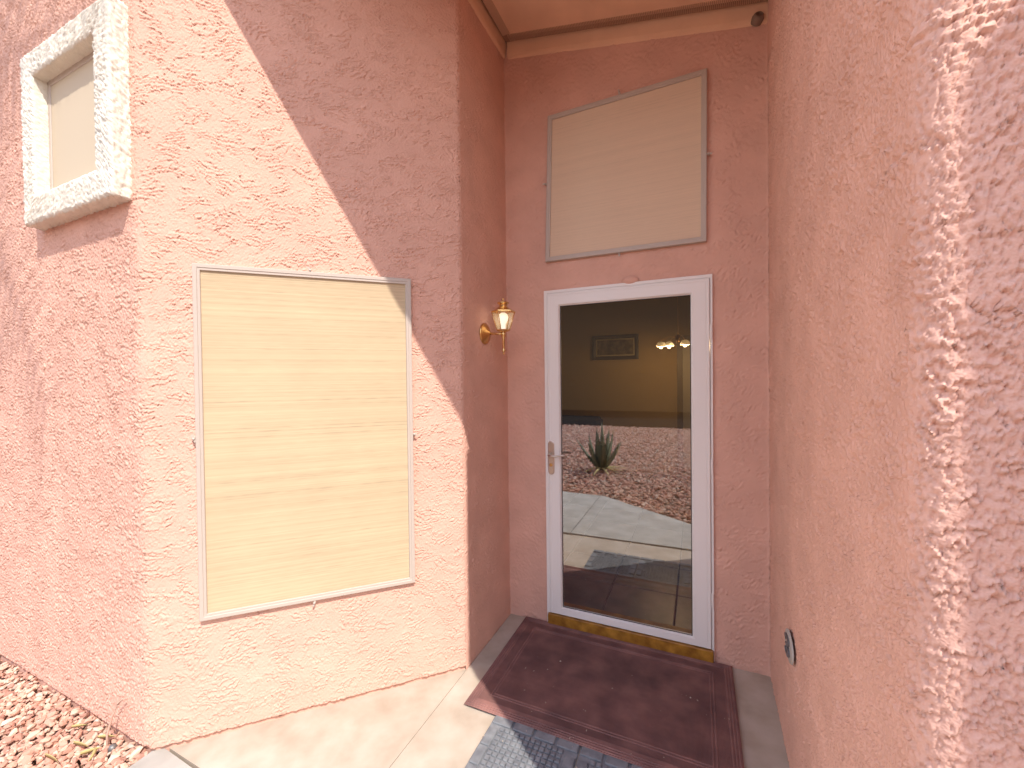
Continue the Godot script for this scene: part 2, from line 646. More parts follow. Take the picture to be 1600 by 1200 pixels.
	quad(st, Vector3(0.0, cy.call(0.0) + 0.004, 0.0), Vector3(XE, cy.call(XE) + 0.004, 0.0), Vector3(XE, cy.call(XE) + 0.004, 1.585), Vector3(0.0, cy.call(0.0) + 0.004, 1.585), Vector3.DOWN)
	put("vent_backing", done(st), mat("vent_hole", lin(0.34, 0.19, 0.12), 0.9), h)
	st = begin()
	var pr := [Vector2(0.0, -0.095), Vector2(0.009, -0.085), Vector2(0.014, -0.07), Vector2(0.020, -0.008), Vector2(0.020, 0.003)]
	for k in pr.size() - 1:
		quad(st, Vector3(0.03, cy.call(0.03) + pr[k].y, pr[k].x), Vector3(XE, cy.call(XE) + pr[k].y, pr[k].x), Vector3(XE, cy.call(XE) + pr[k + 1].y, pr[k + 1].x), Vector3(0.03, cy.call(0.03) + pr[k + 1].y, pr[k + 1].x), Vector3(0, -0.5, 1))
		quad(st, Vector3(pr[k].x, cy.call(0.0) + pr[k].y, 0.0), Vector3(pr[k].x, cy.call(0.0) + pr[k].y, ZC + 0.2), Vector3(pr[k + 1].x, cy.call(0.0) + pr[k + 1].y, ZC + 0.2), Vector3(pr[k + 1].x, cy.call(0.0) + pr[k + 1].y, 0.0), Vector3(1, -0.5, 0))
	put("cornice", done(st), M.soffit, h)
	st = begin(true)
	lathe(st, Transform3D(Basis.from_euler(Vector3(PI / 2, 0, 0)).scaled(Vector3(1.0, 0.5, 1.0)), Vector3(0.79, 2.119, 0.004)), [Vector2(0.05, 0), Vector2(0.046, 0.008), Vector2(0.03, 0.014), Vector2(0.0, 0.017)], 20)
	put("caulk_patch", done(st), M.stucco, h)
	door(h)
	popout_window(h)


func door(h: Node3D) -> void:
	var d := Node3D.new()
	d.name = "door"
	h.add_child(d)
	d.set_meta("label", "white full-glass storm door with a nickel lever handle")
	var rect := func(x0: float, y0: float, x1: float, y1: float) -> Array: return [Vector2(x0, y0), Vector2(x1, y0), Vector2(x1, y1), Vector2(x0, y1)]
	var st := begin()
	ring(st, Transform3D.IDENTITY, rect.call(0.262, 0.0, 1.218, 2.108), [0.02, 0.013, 0.022, 0.023], [Vector2(0, -0.14), Vector2(0, 0.010), Vector2(0.1, 0.014), Vector2(0.75, 0.014), Vector2(0.85, 0.011), Vector2(1.0, 0.011), Vector2(1.0, -0.14)])
	put("door_frame", done(st), M.white_paint, d)
	st = begin()
	ring(st, Transform3D.IDENTITY, rect.call(0.287, 0.083, 1.203, 2.084), [0.043, 0.094, 0.079, 0.079], [Vector2(0, -0.012), Vector2(0, 0.018), Vector2(0.03, 0.021), Vector2(0.17, 0.021), Vector2(0.18, 0.019), Vector2(0.20, 0.019), Vector2(0.21, 0.021), Vector2(0.88, 0.021), Vector2(0.92, 0.016), Vector2(0.96, 0.014), Vector2(1.0, 0.004), Vector2(1.0, -0.012)])
	put("door_leaf", done(st), M.white_paint, d)
	st = begin()
	ring(st, Transform3D.IDENTITY, rect.call(0.3655, 0.1255, 1.1095, 2.0055), [0.004, 0.004, 0.004, 0.004], [Vector2(0, 0.0055), Vector2(1, 0.0045)])
	put("gasket", done(st), mat("gasket", lin(0.03, 0.028, 0.026), 0.7), d)
	st = begin()
	quad(st, Vector3(0.367, 0.127, 0.002), Vector3(1.109, 0.127, 0.002), Vector3(1.109, 2.005, 0.002), Vector3(0.367, 2.005, 0.002), Vector3.BACK)
	put("glass_pane", done(st), M.door_glass, d)
	# hinges on the right
	for y in [0.35, 1.07, 1.80]:
		st = begin()
		box(st, Vector3(1.2045, y - 0.04, 0.012), Vector3(1.2155, y + 0.04, 0.02), 0.002)
		put("hinge", done(st), M.white_paint, d)
	# long plate with rounded ends, lever and lock
	st = begin()
	var out := []
	for k in 25:
		var a := PI * k / 12.0
		var c := Vector2(0.305, 1.148) if k <= 12 else Vector2(0.305, 0.977)
		out.append(c + Vector2(cos(a), sin(a)) * 0.0195)
	for k in out.size():
		var a: Vector2 = out[k]
		var b: Vector2 = out[(k + 1) % out.size()]
		var c := Vector2(0.305, clampf(a.y, 0.977, 1.148))
		var c2 := Vector2(0.305, clampf(b.y, 0.977, 1.148))
		var ia := c + (a - c) * 0.78
		var ib := c2 + (b - c2) * 0.78
		quad(st, Vector3(a.x, a.y, 0.0205), Vector3(b.x, b.y, 0.0205), Vector3(b.x, b.y, 0.026), Vector3(a.x, a.y, 0.026), Vector3(a.x - c.x, a.y - c.y, 0))
		quad(st, Vector3(a.x, a.y, 0.026), Vector3(b.x, b.y, 0.026), Vector3(ib.x, ib.y, 0.0285), Vector3(ia.x, ia.y, 0.0285), Vector3(a.x - c.x, a.y - c.y, 1))
		quad(st, Vector3(ia.x, ia.y, 0.0285), Vector3(ib.x, ib.y, 0.0285), Vector3(c2.x, c2.y, 0.0285), Vector3(c.x, c.y, 0.0285), Vector3.BACK)
	put("handle_plate", done(st), M.nickel, d)
	st = begin(true)
	tube(st, [Vector3(0.300, 1.083, 0.028), Vector3(0.299, 1.083, 0.05), Vector3(0.302, 1.083, 0.062), Vector3(0.322, 1.081, 0.068), Vector3(0.345, 1.080, 0.067), Vector3(0.370, 1.085, 0.064), Vector3(0.392, 1.088, 0.062), Vector3(0.412, 1.083, 0.062)], [0.011, 0.009, 0.009, 0.008, 0.0065, 0.0065, 0.006, 0.003], 10)
	put("lever_handle", done(st), M.nickel, d)
	st = begin(true)
	lathe(st, Transform3D(Basis.from_euler(Vector3(PI / 2, 0, 0)), Vector3(0.304, 1.018, 0.028)), [Vector2(0.011, 0), Vector2(0.010, 0.004), Vector2(0.005, 0.006), Vector2(0, 0.006)], 16)
	put("lock", done(st), M.dark_brass, d)
	st = begin()
	box(st, Vector3(0.272, -0.02, -0.14), Vector3(1.214, 0.078, 0.030), 0.004)
	put("threshold", done(st), M.threshold_wood, h)


func popout_window(h: Node3D) -> void:
	var w := Node3D.new()
	w.name = "window"
	h.add_child(w)
	w.set_meta("label", "small high window in a rough white pop-out stucco frame")
	# rough white frame: outer side, face and reveal swept round the opening on a fine grid
	var o := Rect2(-1.808, 2.318, 0.812, 0.80)
	o.size.y = 0.80
	var prof := [Vector2(0.0, -0.004), Vector2(0.0, 0.058), Vector2(0.008, 0.066), Vector2(0.088, 0.066), Vector2(0.096, 0.06), Vector2(0.096, -0.03)]
	# resample the profile
	var pts := []
	for k in prof.size() - 1:
		var n := maxi(1, int(ceil(prof[k].distance_to(prof[k + 1]) / 0.006)))
		for j in n:
			pts.append(prof[k].lerp(prof[k + 1], float(j) / n))
	pts.append(prof[-1])
	var st := begin(true)
	var c := [Vector2(o.position.x, o.position.y), Vector2(o.end.x, o.position.y), o.end, Vector2(o.position.x, o.end.y)]
	var grid := []
	var per := 110
	for s in 4:
		for k in per:
			var f := float(k) / per
			var row := []
			for q in pts.size():
				var ins := inset(c, [0.125, 0.125, 0.115, 0.115], pts[q].x / 0.096)
				var p: Vector2 = ins[s].lerp(ins[(s + 1) % 4], f)
				var v := Vector3(p.x, p.y, ZA + pts[q].y)
				var nz := n_fine.get_noise_3d(v.x * 1.9, v.y * 1.9, v.z * 1.9)
				var bump := 0.0058 * smoothstep(-0.3, 0.1, nz) + 0.004 * n_grain.get_noise_3d(v.x, v.y, v.z) - 0.004
				var mid := Vector2(o.get_center().x, o.get_center().y)
				var outv := Vector3(0, 0, 1)
				var side: Vector2 = [Vector2(0, -1), Vector2(1, 0), Vector2(0, 1), Vector2(-1, 0)][s]
				if pts[q].x < 0.004:
					outv = Vector3(side.x, side.y, 0)
				elif pts[q].x > 0.094:
					outv = -Vector3(side.x, side.y, 0)
					bump *= 0.5
				row.append(v + outv * bump)
			grid.append(row)
	for i in grid.size():
		var r0: Array = grid[i]
		var r1: Array = grid[(i + 1) % grid.size()]
		for q in pts.size() - 1:
			st.add_vertex(r0[q]); st.add_vertex(r0[q + 1]); st.add_vertex(r1[q + 1])
			st.add_vertex(r0[q]); st.add_vertex(r1[q + 1]); st.add_vertex(r1[q])
	put("window_surround", done(st), M.white_stucco, w)
	st = begin()
	var f2 := Transform3D(Basis.IDENTITY, Vector3(0, 0, ZA))
	ring(st, f2, [Vector2(-1.70, 2.43), Vector2(-1.10, 2.43), Vector2(-1.10, 3.01), Vector2(-1.70, 3.01)], [0.03, 0.03, 0.03, 0.03], [Vector2(0, 0.004), Vector2(0, 0.012), Vector2(0.9, 0.012), Vector2(1.0, 0.008)])
	put("sash", done(st), M.tan_metal, w)
	st = begin()
	quad(st, Vector3(-1.70, 2.43, ZA + 0.0075), Vector3(-1.10, 2.43, ZA + 0.0075), Vector3(-1.10, 3.01, ZA + 0.0075), Vector3(-1.70, 3.01, ZA + 0.0075), Vector3.BACK)
	put("screen", done(st), M.plain_fabric, w)


# ------------------------------------------------------------------ solar screens
func solar_screen(label: String, f: Transform3D, c: Array, fw: float, clips: Array, cloth: Material) -> void:
	var mid := Vector2.ZERO
	for p in c:
		mid += p * 0.25
	var t := thing("window_screen", label, "window screen", f * Vector3(mid.x, c[0].y, 0), "fabric sun screens over the windows")
	t.transform = Transform3D(f.basis, f * Vector3(mid.x, c[0].y, 0))
	var l := []
	for p in c:
		l.append(p - Vector2(mid.x, c[0].y))
	var st := begin()
	ring(st, Transform3D.IDENTITY, l, [fw, fw, fw, fw], [Vector2(0, -0.004), Vector2(0, 0.017), Vector2(0.08, 0.019), Vector2(0.55, 0.019), Vector2(0.62, 0.0165), Vector2(0.94, 0.0165), Vector2(1.0, 0.014), Vector2(1.0, 0.004)])
	put("frame", done(st), M.tan_metal, t)
	# fabric: slightly slack, held in a groove
	var i := inset(l, [fw, fw, fw, fw], 1.0)
	st = begin(true)
	var n := 28
	var pt := func(a: float, b: float) -> Vector3:
		var p: Vector2 = i[0].lerp(i[1], a).lerp(i[3].lerp(i[2], a), b)
		var edge := minf(minf(a, 1.0 - a), minf(b, 1.0 - b))
		return Vector3(p.x, p.y, 0.006 + 0.0022 * n_mask.get_noise_2d(p.x * 0.5 + f.origin.x, p.y * 0.5) * smoothstep(0.0, 0.15, edge) + 0.003 * (1.0 - smoothstep(0.0, 0.03, edge)))
	for a in n:
		for b in n:
			for k in [[0, 0], [0, 1], [1, 1], [0, 0], [1, 1], [1, 0]]:
				var u := float(a + k[0]) / n
				var v := float(b + k[1]) / n
				var p: Vector3 = pt.call(u, v)
				st.set_uv(Vector2(p.x / 0.95 + 0.5, -p.y / 1.55))
				st.add_vertex(p)
	put("fabric", done(st), cloth, t)
	for cl in clips:
		# a small turn button on a screw beside the frame
		st = begin(true)
		var at := Vector3(cl[0] - mid.x, cl[1] - c[0].y, 0.012)
		lathe(st, Transform3D(Basis.from_euler(Vector3(PI / 2, 0, 0)), at), [Vector2(0.006, -0.01), Vector2(0.006, 0.006), Vector2(0.004, 0.009), Vector2(0, 0.010)], 10)
		st.set_smooth_group(-1)
		bevel(st, Transform3D(Basis(Vector3.BACK, cl[2]), at + Vector3(0, 0, 0.0035)), Vector3(0.009, 0.034, 0.003), 0.001)
		put("turn_button", done(st), M.tan_metal, t)


func screens() -> void:
	# on the bay wall: x along the wall from its left end (BAY) to the alcove corner, origin at the alcove corner
	var f := Transform3D(Basis(Vector3(Q, 0, -Q), Vector3.UP, Vector3(Q, 0, Q)), Vector3(0, 0, ZC) + Vector3(Q, 0, Q) * 0.004)
	solar_screen("large tan fabric sun screen on the sunlit bay wall", f, [Vector2(-1.176, 0.53), Vector2(-0.264, 0.53), Vector2(-0.264, 2.067), Vector2(-1.176, 2.067)], 0.028,
		[[-0.722, 2.073, 0.5], [-0.258, 1.283, 1.2], [-0.729, 0.520, -0.3], [-1.183, 1.318, 0.4]], M.screen_fabric)
	solar_screen("smaller pinkish beige fabric sun screen high above the storm door", Transform3D(Basis.IDENTITY, Vector3(0, 0, 0.004)), [Vector2(0.278, 2.287), Vector2(1.190, 2.283), Vector2(1.198, 3.198), Vector2(0.304, 3.184)], 0.028,
		[[0.738, 3.205, 0.2], [1.203, 2.746, 1.4], [0.730, 2.279, 0.1], [0.282, 2.771, 1.5]], M.pale_fabric)


# ------------------------------------------------------------------ wall lantern
func lantern() -> void:
	var t := thing("wall_lantern", "brass coach lantern with six glass sides on the alcove's left side wall", "wall lamp", Vector3(0, 1.70, 0.322))
	var side := Basis.from_euler(Vector3(0, 0, -PI / 2))     # local y points out of the wall
	var st := begin(true)
	lathe(st, Transform3D(side, Vector3(0.0, 0.125, 0)), [Vector2(0.062, 0.002), Vector2(0.062, 0.008), Vector2(0.054, 0.014), Vector2(0.050, 0.014), Vector2(0.044, 0.021), Vector2(0.032, 0.024), Vector2(0.016, 0.034), Vector2(0.012, 0.04), Vector2(0.0, 0.041)], 28)
	put("back_plate", done(st), M.dark_brass, t)
	st = begin(true)
	tube(st, [Vector3(0.03, 0.125, 0), Vector3(0.06, 0.122, 0), Vector3(0.09, 0.120, 0), Vector3(0.125, 0.122, 0)], [0.008, 0.007, 0.007, 0.008], 10)
	put("arm", done(st), M.brass, t)
	var ax := Transform3D(Basis.IDENTITY, Vector3(0.125, 0, 0))
	st = begin(true)
	lathe(st, ax, [Vector2(0.0, -0.004), Vector2(0.004, 0.0), Vector2(0.006, 0.006), Vector2(0.003, 0.012), Vector2(0.010, 0.017), Vector2(0.011, 0.024), Vector2(0.006, 0.029), Vector2(0.0065, 0.034), Vector2(0.0085, 0.095), Vector2(0.013, 0.099), Vector2(0.014, 0.128), Vector2(0.010, 0.132), Vector2(0.030, 0.138), Vector2(0.0, 0.139)], 18)
	put("stem", done(st), M.brass, t)
	# six-sided body: ribs, panes, roof
	var r0 := 0.036
	var r1 := 0.066
	var y0 := 0.139
	var y1 := 0.242
	for k in 6:
		var a := TAU * (k + 0.5) / 6.0
		var b := TAU * (k + 1.5) / 6.0
		var da := Vector3(cos(a), 0, sin(a))
		var db := Vector3(cos(b), 0, sin(b))
		var o := Vector3(0.125, 0, 0)
		st = begin(true)
		tube(st, [o + da * r0 + Vector3(0, y0, 0), o + da * r1 + Vector3(0, y1, 0)], [0.0022, 0.0026], 6)
		put("rib", done(st), M.brass, t)
		st = begin()
		var i := 0.93
		quad(st, o + da * r0 * i + Vector3(0, y0, 0), o + db * r0 * i + Vector3(0, y0, 0), o + db * r1 * i + Vector3(0, y1, 0), o + da * r1 * i + Vector3(0, y1, 0), da + db)
		put("pane", done(st), M.lamp_glass, t)
	st = begin()
	lathe(st, Transform3D(Basis.from_euler(Vector3(0, PI / 6, 0)), Vector3(0.125, 0, 0)), [Vector2(0.034, 0.133), Vector2(0.040, 0.137), Vector2(0.037, 0.142)], 6)
	put("lower_rim", done(st), M.brass, t)
	st = begin()
	lathe(st, Transform3D(Basis.from_euler(Vector3(0, PI / 6, 0)), Vector3(0.125, 0, 0)), [Vector2(0.064, 0.239), Vector2(0.071, 0.242), Vector2(0.071, 0.246), Vector2(0.060, 0.252), Vector2(0.034, 0.266), Vector2(0.028, 0.272)], 6)
	put("lantern_roof", done(st), M.brass, t)
	st = begin(true)
	lathe(st, ax, [Vector2(0.024, 0.268), Vector2(0.023, 0.282), Vector2(0.026, 0.286), Vector2(0.034, 0.292), Vector2(0.035, 0.295), Vector2(0.030, 0.299), Vector2(0.012, 0.303), Vector2(0.005, 0.306), Vector2(0.005, 0.312), Vector2(0.007, 0.316), Vector2(0.004, 0.322), Vector2(0, 0.324)], 20)
	put("cap", done(st), M.brass, t)
	st = begin(true)
	lathe(st, ax, [Vector2(0.013, 0.139), Vector2(0.014, 0.172), Vector2(0.016, 0.176), Vector2(0.026, 0.196), Vector2(0.029, 0.212), Vector2(0.024, 0.229), Vector2(0.012, 0.238), Vector2(0, 0.240)], 20)
	put("light_bulb", done(st), M.bulb, t)
	var l := OmniLight3D.new()
	l.name = "bulb_light"
	l.light_color = Color(1.0, 0.95, 0.86)
	l.light_energy = 0.0015
	l.light_size = 0.025
	l.omni_range = 8.0
	l.omni_attenuation = 2.0
	l.shadow_enabled = true
	l.position = Vector3(0.125, 0.205, 0)
	t.add_child(l)


# ------------------------------------------------------------------ door mat and paver mats
func mats() -> void:
	# brown mat
	var t := thing("door_mat", "large dark brown ribbed doormat in front of the storm door", "doormat", Vector3(0.71, 0.016, 0.405))
	var st := begin()
	var hx := 0.592
	var hz := 0.392
	bevel(st, Transform3D(Basis.IDENTITY, Vector3(0, -0.003, 0)), Vector3(hx * 2, 0.006, hz * 2), 0.002)
	put("base", done(st), M.mat_rubber, t)
	# raised field of fine ribs inside a border of three long ridges
	st = begin()
	var n := 230
	for k in n:
		var x := -hx + 0.045 + (hx * 2 - 0.09) * (k + 0.5) / n
		var w := (hx * 2 - 0.09) / n * 0.27
		for s in [[-0.335, 0.335]]:
			var a := Vector3(x - w, 0.0, s[0])
			quad(st, a, Vector3(x - w * 0.6, 0.0022, s[0]), Vector3(x - w * 0.6, 0.0022, s[1]), Vector3(x - w, 0, s[1]), Vector3(-1, 0.6, 0))
			quad(st, Vector3(x - w * 0.6, 0.0022, s[0]), Vector3(x + w * 0.6, 0.0022, s[0]), Vector3(x + w * 0.6, 0.0022, s[1]), Vector3(x - w * 0.6, 0.0022, s[1]), Vector3.UP)
			quad(st, Vector3(x + w, 0, s[0]), Vector3(x + w * 0.6, 0.0022, s[0]), Vector3(x + w * 0.6, 0.0022, s[1]), Vector3(x + w, 0, s[1]), Vector3(1, 0.6, 0))
	var ribs := put("rib_field", done(st), M.mat_rubber, t)
	ribs.set_meta("kind", "stuff")
	for k in 5:
		st = begin()
		var g: float = [0.006, 0.0185, 0.031, 0.092, 0.106][k]
		ring(st, Transform3D(Basis(Vector3.RIGHT, Vector3.FORWARD, Vector3.UP), Vector3.ZERO), [Vector2(-hx + g, -hz + g), Vector2(hx - g, -hz + g), Vector2(hx - g, hz - g), Vector2(-hx + g, hz - g)], [0.008, 0.008, 0.008, 0.008], [Vector2(0, 0), Vector2(0.2, 0.003), Vector2(0.8, 0.003), Vector2(1, 0)])
		put("border_ridge", done(st), M.mat_rubber, t)
	# grey cobble mats: three side by side
	for k in 3:
		paver_mat(0.283 + 0.405 * k, k)


func paver_mat(x0: float, k: int) -> void:
	var label: String = ["grey rubber cobble mat half in the sun, left of the row", "grey rubber cobble mat in the middle of the row, in the shade", "grey rubber cobble mat at the right wall, mostly out of view"][k]
	var t := thing("cobble_mat", label, "rubber mat", Vector3(x0, 0.0, 0.79), "grey rubber mats on the entry slab")
	var w := 0.40
	var d := 0.42
	var st := begin()
	box(st, Vector3(0, 0.0, 0), Vector3(w, 0.006, d), 0.001)
	put("base", done(st), M.grey_rubber, t)
	var r := RandomNumberGenerator.new()
	r.seed = 100 + k
	# shared block shapes
	var small := []
	var large := []
	for v in 4:
		st = begin()
		bevel(st, Transform3D(Basis.from_euler(Vector3(0, r.randf_range(-0.05, 0.05), 0)), Vector3.ZERO), Vector3(0.0200 + r.randf_range(-0.0015, 0.0015), 0.010, 0.0200 + r.randf_range(-0.0015, 0.0015)), 0.004)
		small.append(done(st))
		st = begin()
		bevel(st, Transform3D.IDENTITY, Vector3(0.089, 0.010, 0.042), 0.005)
		large.append(done(st))
	# border blocks
	var nx := 4
	for i in nx:
		for z in [0.024, d - 0.024]:
			put("large_block", large[i % 4], M.grey_rubber, t, Transform3D(Basis.IDENTITY, Vector3(0.048 + i * (w - 0.096) / (nx - 1), 0.0085 + r.randf_range(-0.0006, 0.0006), z)))
	for j in 3:
		for x in [0.024, w - 0.024]:
			put("large_block", large[j % 4], M.grey_rubber, t, Transform3D(Basis.from_euler(Vector3(0, PI / 2, 0)), Vector3(x, 0.0085 + r.randf_range(-0.0006, 0.0006), 0.115 + j * 0.095)))
	# small blocks in groups
	for i in 12:
		for j in 13:
			var x := 0.061 + i * 0.0245
			var z := 0.061 + j * 0.0245
			if x > w - 0.055 or z > d - 0.055:
				continue
			put("small_block", small[r.randi() % 4], M.grey_rubber, t, Transform3D(Basis.from_euler(Vector3(r.randf_range(-0.04, 0.04), r.randf_range(-0.04, 0.04), r.randf_range(-0.04, 0.04))), Vector3(x, 0.0075 + r.randf_range(-0.0008, 0.0008), z)))


func number_plate() -> void:
	var f := Transform3D(Basis(Vector3.BACK, Vector3.UP, Vector3.LEFT), Vector3(XE - 0.022, 0.527, 0.622))
	var t := thing("house_number", "weathered grey oval plaque with a raised 3, low on the right wall", "number plaque", Vector3.ZERO)
	t.transform = f
	var st := begin(true)
	lathe(st, Transform3D(Basis.from_euler(Vector3(PI / 2, 0, 0)).scaled_local(Vector3(1.3, 1.0, 1.0)), Vector3.ZERO), [Vector2(0.056, 0), Vector2(0.055, 0.004), Vector2(0.050, 0.006), Vector2(0.0, 0.006)], 36)
	put("plaque", done(st), mat("plaque", lin(0.42, 0.38, 0.34), 0.7), t)
	var tm := TextMesh.new()
	tm.text = "3"
	var sf := SystemFont.new()
	sf.font_names = PackedStringArray(["Droid Serif"])
	sf.font_weight = 700
	tm.font = sf
	tm.font_size = 64
	tm.pixel_size = 0.0016
	tm.depth = 0.008
	# seen from the alcove the wall's x runs towards the door, so the digit is turned to read from the front
	put("digit", tm, mat("digit", lin(0.16, 0.155, 0.16), 0.4, 0.4), t, Transform3D(Basis.IDENTITY.scaled(Vector3(1.5, 1.0, 1.0)), Vector3(0, 0.0, 0.008)))


func small_things() -> void:
	# bent pale wire at the foot of the left wall
	var t := thing("bent_wire", "thin pale bent wire standing against the left wall's foot", "wire", Vector3(-1.165, 0.0, ZA + 0.035))
	var st := begin(true)
	tube(st, [Vector3(0.0, -0.02, 0.02), Vector3(-0.02, 0.05, 0.012), Vector3(-0.012, 0.12, -0.004), Vector3(0.018, 0.175, -0.012), Vector3(0.062, 0.215, -0.012)], [0.0045, 0.0045, 0.004, 0.0035, 0.0025], 8)
	put("stalk", done(st), mat("pale_wire", lin(0.52, 0.34, 0.26), 0.6), t)
	st = begin(true)
	lathe(st, Transform3D(Basis.IDENTITY, Vector3(0.02, 0.0, 0.01)), [Vector2(0.014, -0.02), Vector2(0.016, 0.006), Vector2(0.011, 0.016), Vector2(0.0, 0.018)], 12)
	put("foot", done(st), mat("grey_metal", lin(0.2, 0.19, 0.18), 0.5, 0.5), t)
	# withered leaves on the gravel
	var spots := [[-1.30, 1.655, 0.25, 0.11, 0.012], [-1.24, 1.60, 0.5, 0.09, 0.010], [-1.33, 1.73, 0.15, 0.13, 0.011], [-1.17, 1.63, -0.5, 0.08, 0.016], [-1.42, 1.62, 0.6, 0.07, 0.009], [-1.20, 1.67, 0.9, 0.07, 0.012]]
	var says := ["yellow withered leaf lying across the middle of the gravel corner", "yellow leaf sliver nearest the left wall's foot", "longest yellow leaf blade at the front of the gravel", "broad curled dry leaf beside the bent wire", "short dry leaf sliver on the gravel, farthest left", "dry leaf lying askew among the gravel leaves nearest the path"]
	for k in spots.size():
		var p: Array = spots[k]
		var l := thing("dry_leaf", says[k], "leaf", Vector3(p[0], 0.028, p[1]), "dry leaves on the gravel")
		l.rotation.y = p[2]
		put("blade", blade(p[3], p[4], 0.18, 0.3), M.dead_leaf, l, Transform3D(Basis.from_euler(Vector3(0, 0, -PI / 2 + 0.1)), Vector3.ZERO))
	# mud nest under the ceiling, right-hand corner
	var nest := thing("mud_nest", "small grey mud wasp nest in the alcove's upper right corner", "wasp nest", Vector3(1.432, 3.378, 0.015))
	st = begin(true)
	lathe(st, Transform3D(Basis.from_euler(Vector3(PI / 2.6, 0.3, 0)), Vector3.ZERO), [Vector2(0.028, -0.02), Vector2(0.029, 0.004), Vector2(0.024, 0.016), Vector2(0.017, 0.022), Vector2(0.013, 0.018), Vector2(0.011, -0.012), Vector2(0, -0.012)], 16)
	put("mud", done(st), mat("mud", lin(0.22, 0.15, 0.11), 0.95), nest)
	# litter crumbs on the mats
	st = begin()
	for k in 46:
		var x := rng.randf_range(0.25, 1.28)
		var z := rng.randf_range(0.3, 1.15)
		var s := rng.randf_range(0.0015, 0.0045)
		bevel(st, Transform3D(Basis.from_euler(Vector3(rng.randf() * 6, rng.randf() * 6, rng.randf() * 6)), Vector3(x, 0.021 if z < 0.79 else 0.0145, z)), Vector3(s * 1.8, s * 0.5, s), 0.0003)
	var lit := put("leaf_crumbs", done(st), mat("crumbs", lin(0.45, 0.38, 0.30), 0.9))
	tag(lit, "pale leaf crumbs scattered over the doormat and cobble mats", "litter", "", "stuff")


# a leaf blade along +y, bending towards +z
func blade(length: float, width: float, bend: float, fold: float) -> ArrayMesh:
	var st := begin(true)
	var n := 8
	var rows := []
	for k in n + 1:
		var f := float(k) / n
		var w := width * (0.55 + 0.9 * f if f < 0.3 else 0.82 * (1.0 - pow((f - 0.3) / 0.7, 1.6)))
		var c := Vector3(0, length * f, length * bend * f * f)
		rows.append([c + Vector3(-w, 0, w * fold), c, c + Vector3(w, 0, w * fold), c + Vector3(0, 0, -maxf(w * 0.35, 0.0004))])
	for k in n:
		var a: Array = rows[k]
		var b: Array = rows[k + 1]
		for q in [[0, 1, Vector3(0.3, 0, 1)], [1, 2, Vector3(-0.3, 0, 1)], [2, 3, Vector3(0.4, 0, -1)], [3, 0, Vector3(-0.4, 0, -1)]]:
			quad(st, a[q[0]], b[q[0]], b[q[1]], a[q[1]], q[2])
	return done(st)


# ------------------------------------------------------------------ ground
func ground() -> void:
	var st := begin()
	quad(st, Vector3(-200, -0.035, -200), Vector3(200, -0.035, -200), Vector3(200, -0.035, 200), Vector3(-200, -0.035, 200), Vector3.UP)
	var g := put("ground", done(st), M.soil)
	tag(g, "", "", "", "structure")
	# slabs: entry, triangle below the bay wall, walkway
	var s1 := put("entry_slab", flat_slab([Vector2(0.003, -0.05), Vector2(XE + 0.02, -0.05), Vector2(XE + 0.02, 1.535), Vector2(0.003, 1.50)], 0.0, -0.15), M.concrete)
	tag(s1, "", "", "", "structure")
	var s2 := put("bay_slab", flat_slab([Vector2(-0.003, 0.50), Vector2(-0.003, 1.50), Vector2(-0.90, 1.487), Vector2(-1.02, 1.487)], -0.004, -0.15), M.concrete)
	tag(s2, "", "", "", "structure")
	var s3 := put("walkway", flat_slab([Vector2(-0.972, 1.503), Vector2(-0.93, 1.500), Vector2(-0.002, 1.530), Vector2(1.5, 1.572), Vector2(2.5, 1.6), Vector2(2.3, 1.72), Vector2(1.09, 2.24), Vector2(0.03, 2.95), Vector2(-0.03, 2.962), Vector2(-0.95, 2.98)], 0.003, -0.15), M.walkway)
	tag(s3, "", "", "", "structure")
	st = begin()
	box(st, Vector3(-0.034, -0.01, 1.54), Vector3(-0.028, 0.0036, 2.955), 0.0003)
	put("joint", done(st), M.gap, s3)


# ------------------------------------------------------------------ gravel
func stone_mesh(sd: int) -> ArrayMesh:
	var r := RandomNumberGenerator.new()
	r.seed = sd
	var g := (1.0 + sqrt(5.0)) * 0.5
	var v := []
	for p in [Vector3(-1, g, 0), Vector3(1, g, 0), Vector3(-1, -g, 0), Vector3(1, -g, 0), Vector3(0, -1, g), Vector3(0, 1, g), Vector3(0, -1, -g), Vector3(0, 1, -g), Vector3(g, 0, -1), Vector3(g, 0, 1), Vector3(-g, 0, -1), Vector3(-g, 0, 1)]:
		v.append(p.normalized() * r.randf_range(0.62, 1.12) * Vector3(1.0, 0.52, 0.66))
	var st := begin()
	for f in [[0, 11, 5], [0, 5, 1], [0, 1, 7], [0, 7, 10], [0, 10, 11], [1, 5, 9], [5, 11, 4], [11, 10, 2], [10, 7, 6], [7, 1, 8], [3, 9, 4], [3, 4, 2], [3, 2, 6], [3, 6, 8], [3, 8, 9], [4, 9, 5], [2, 4, 11], [6, 2, 10], [8, 6, 7], [9, 8, 1]]:
		tri(st, v[f[0]], v[f[1]], v[f[2]], v[f[0]] + v[f[1]] + v[f[2]])
	return done(st)


func stone_color(r: RandomNumberGenerator) -> Color:
	var k := r.randf()
	var c := Color(0.54, 0.29, 0.205)
	if k < 0.34:
		c = Color(0.62, 0.38, 0.275)
	elif k < 0.5:
		c = Color(0.45, 0.235, 0.17)
	elif k < 0.68:
		c = Color(0.64, 0.46, 0.34)
	elif k < 0.74:
		c = Color(0.60, 0.48, 0.38)
	return c * r.randf_range(0.85, 1.08)


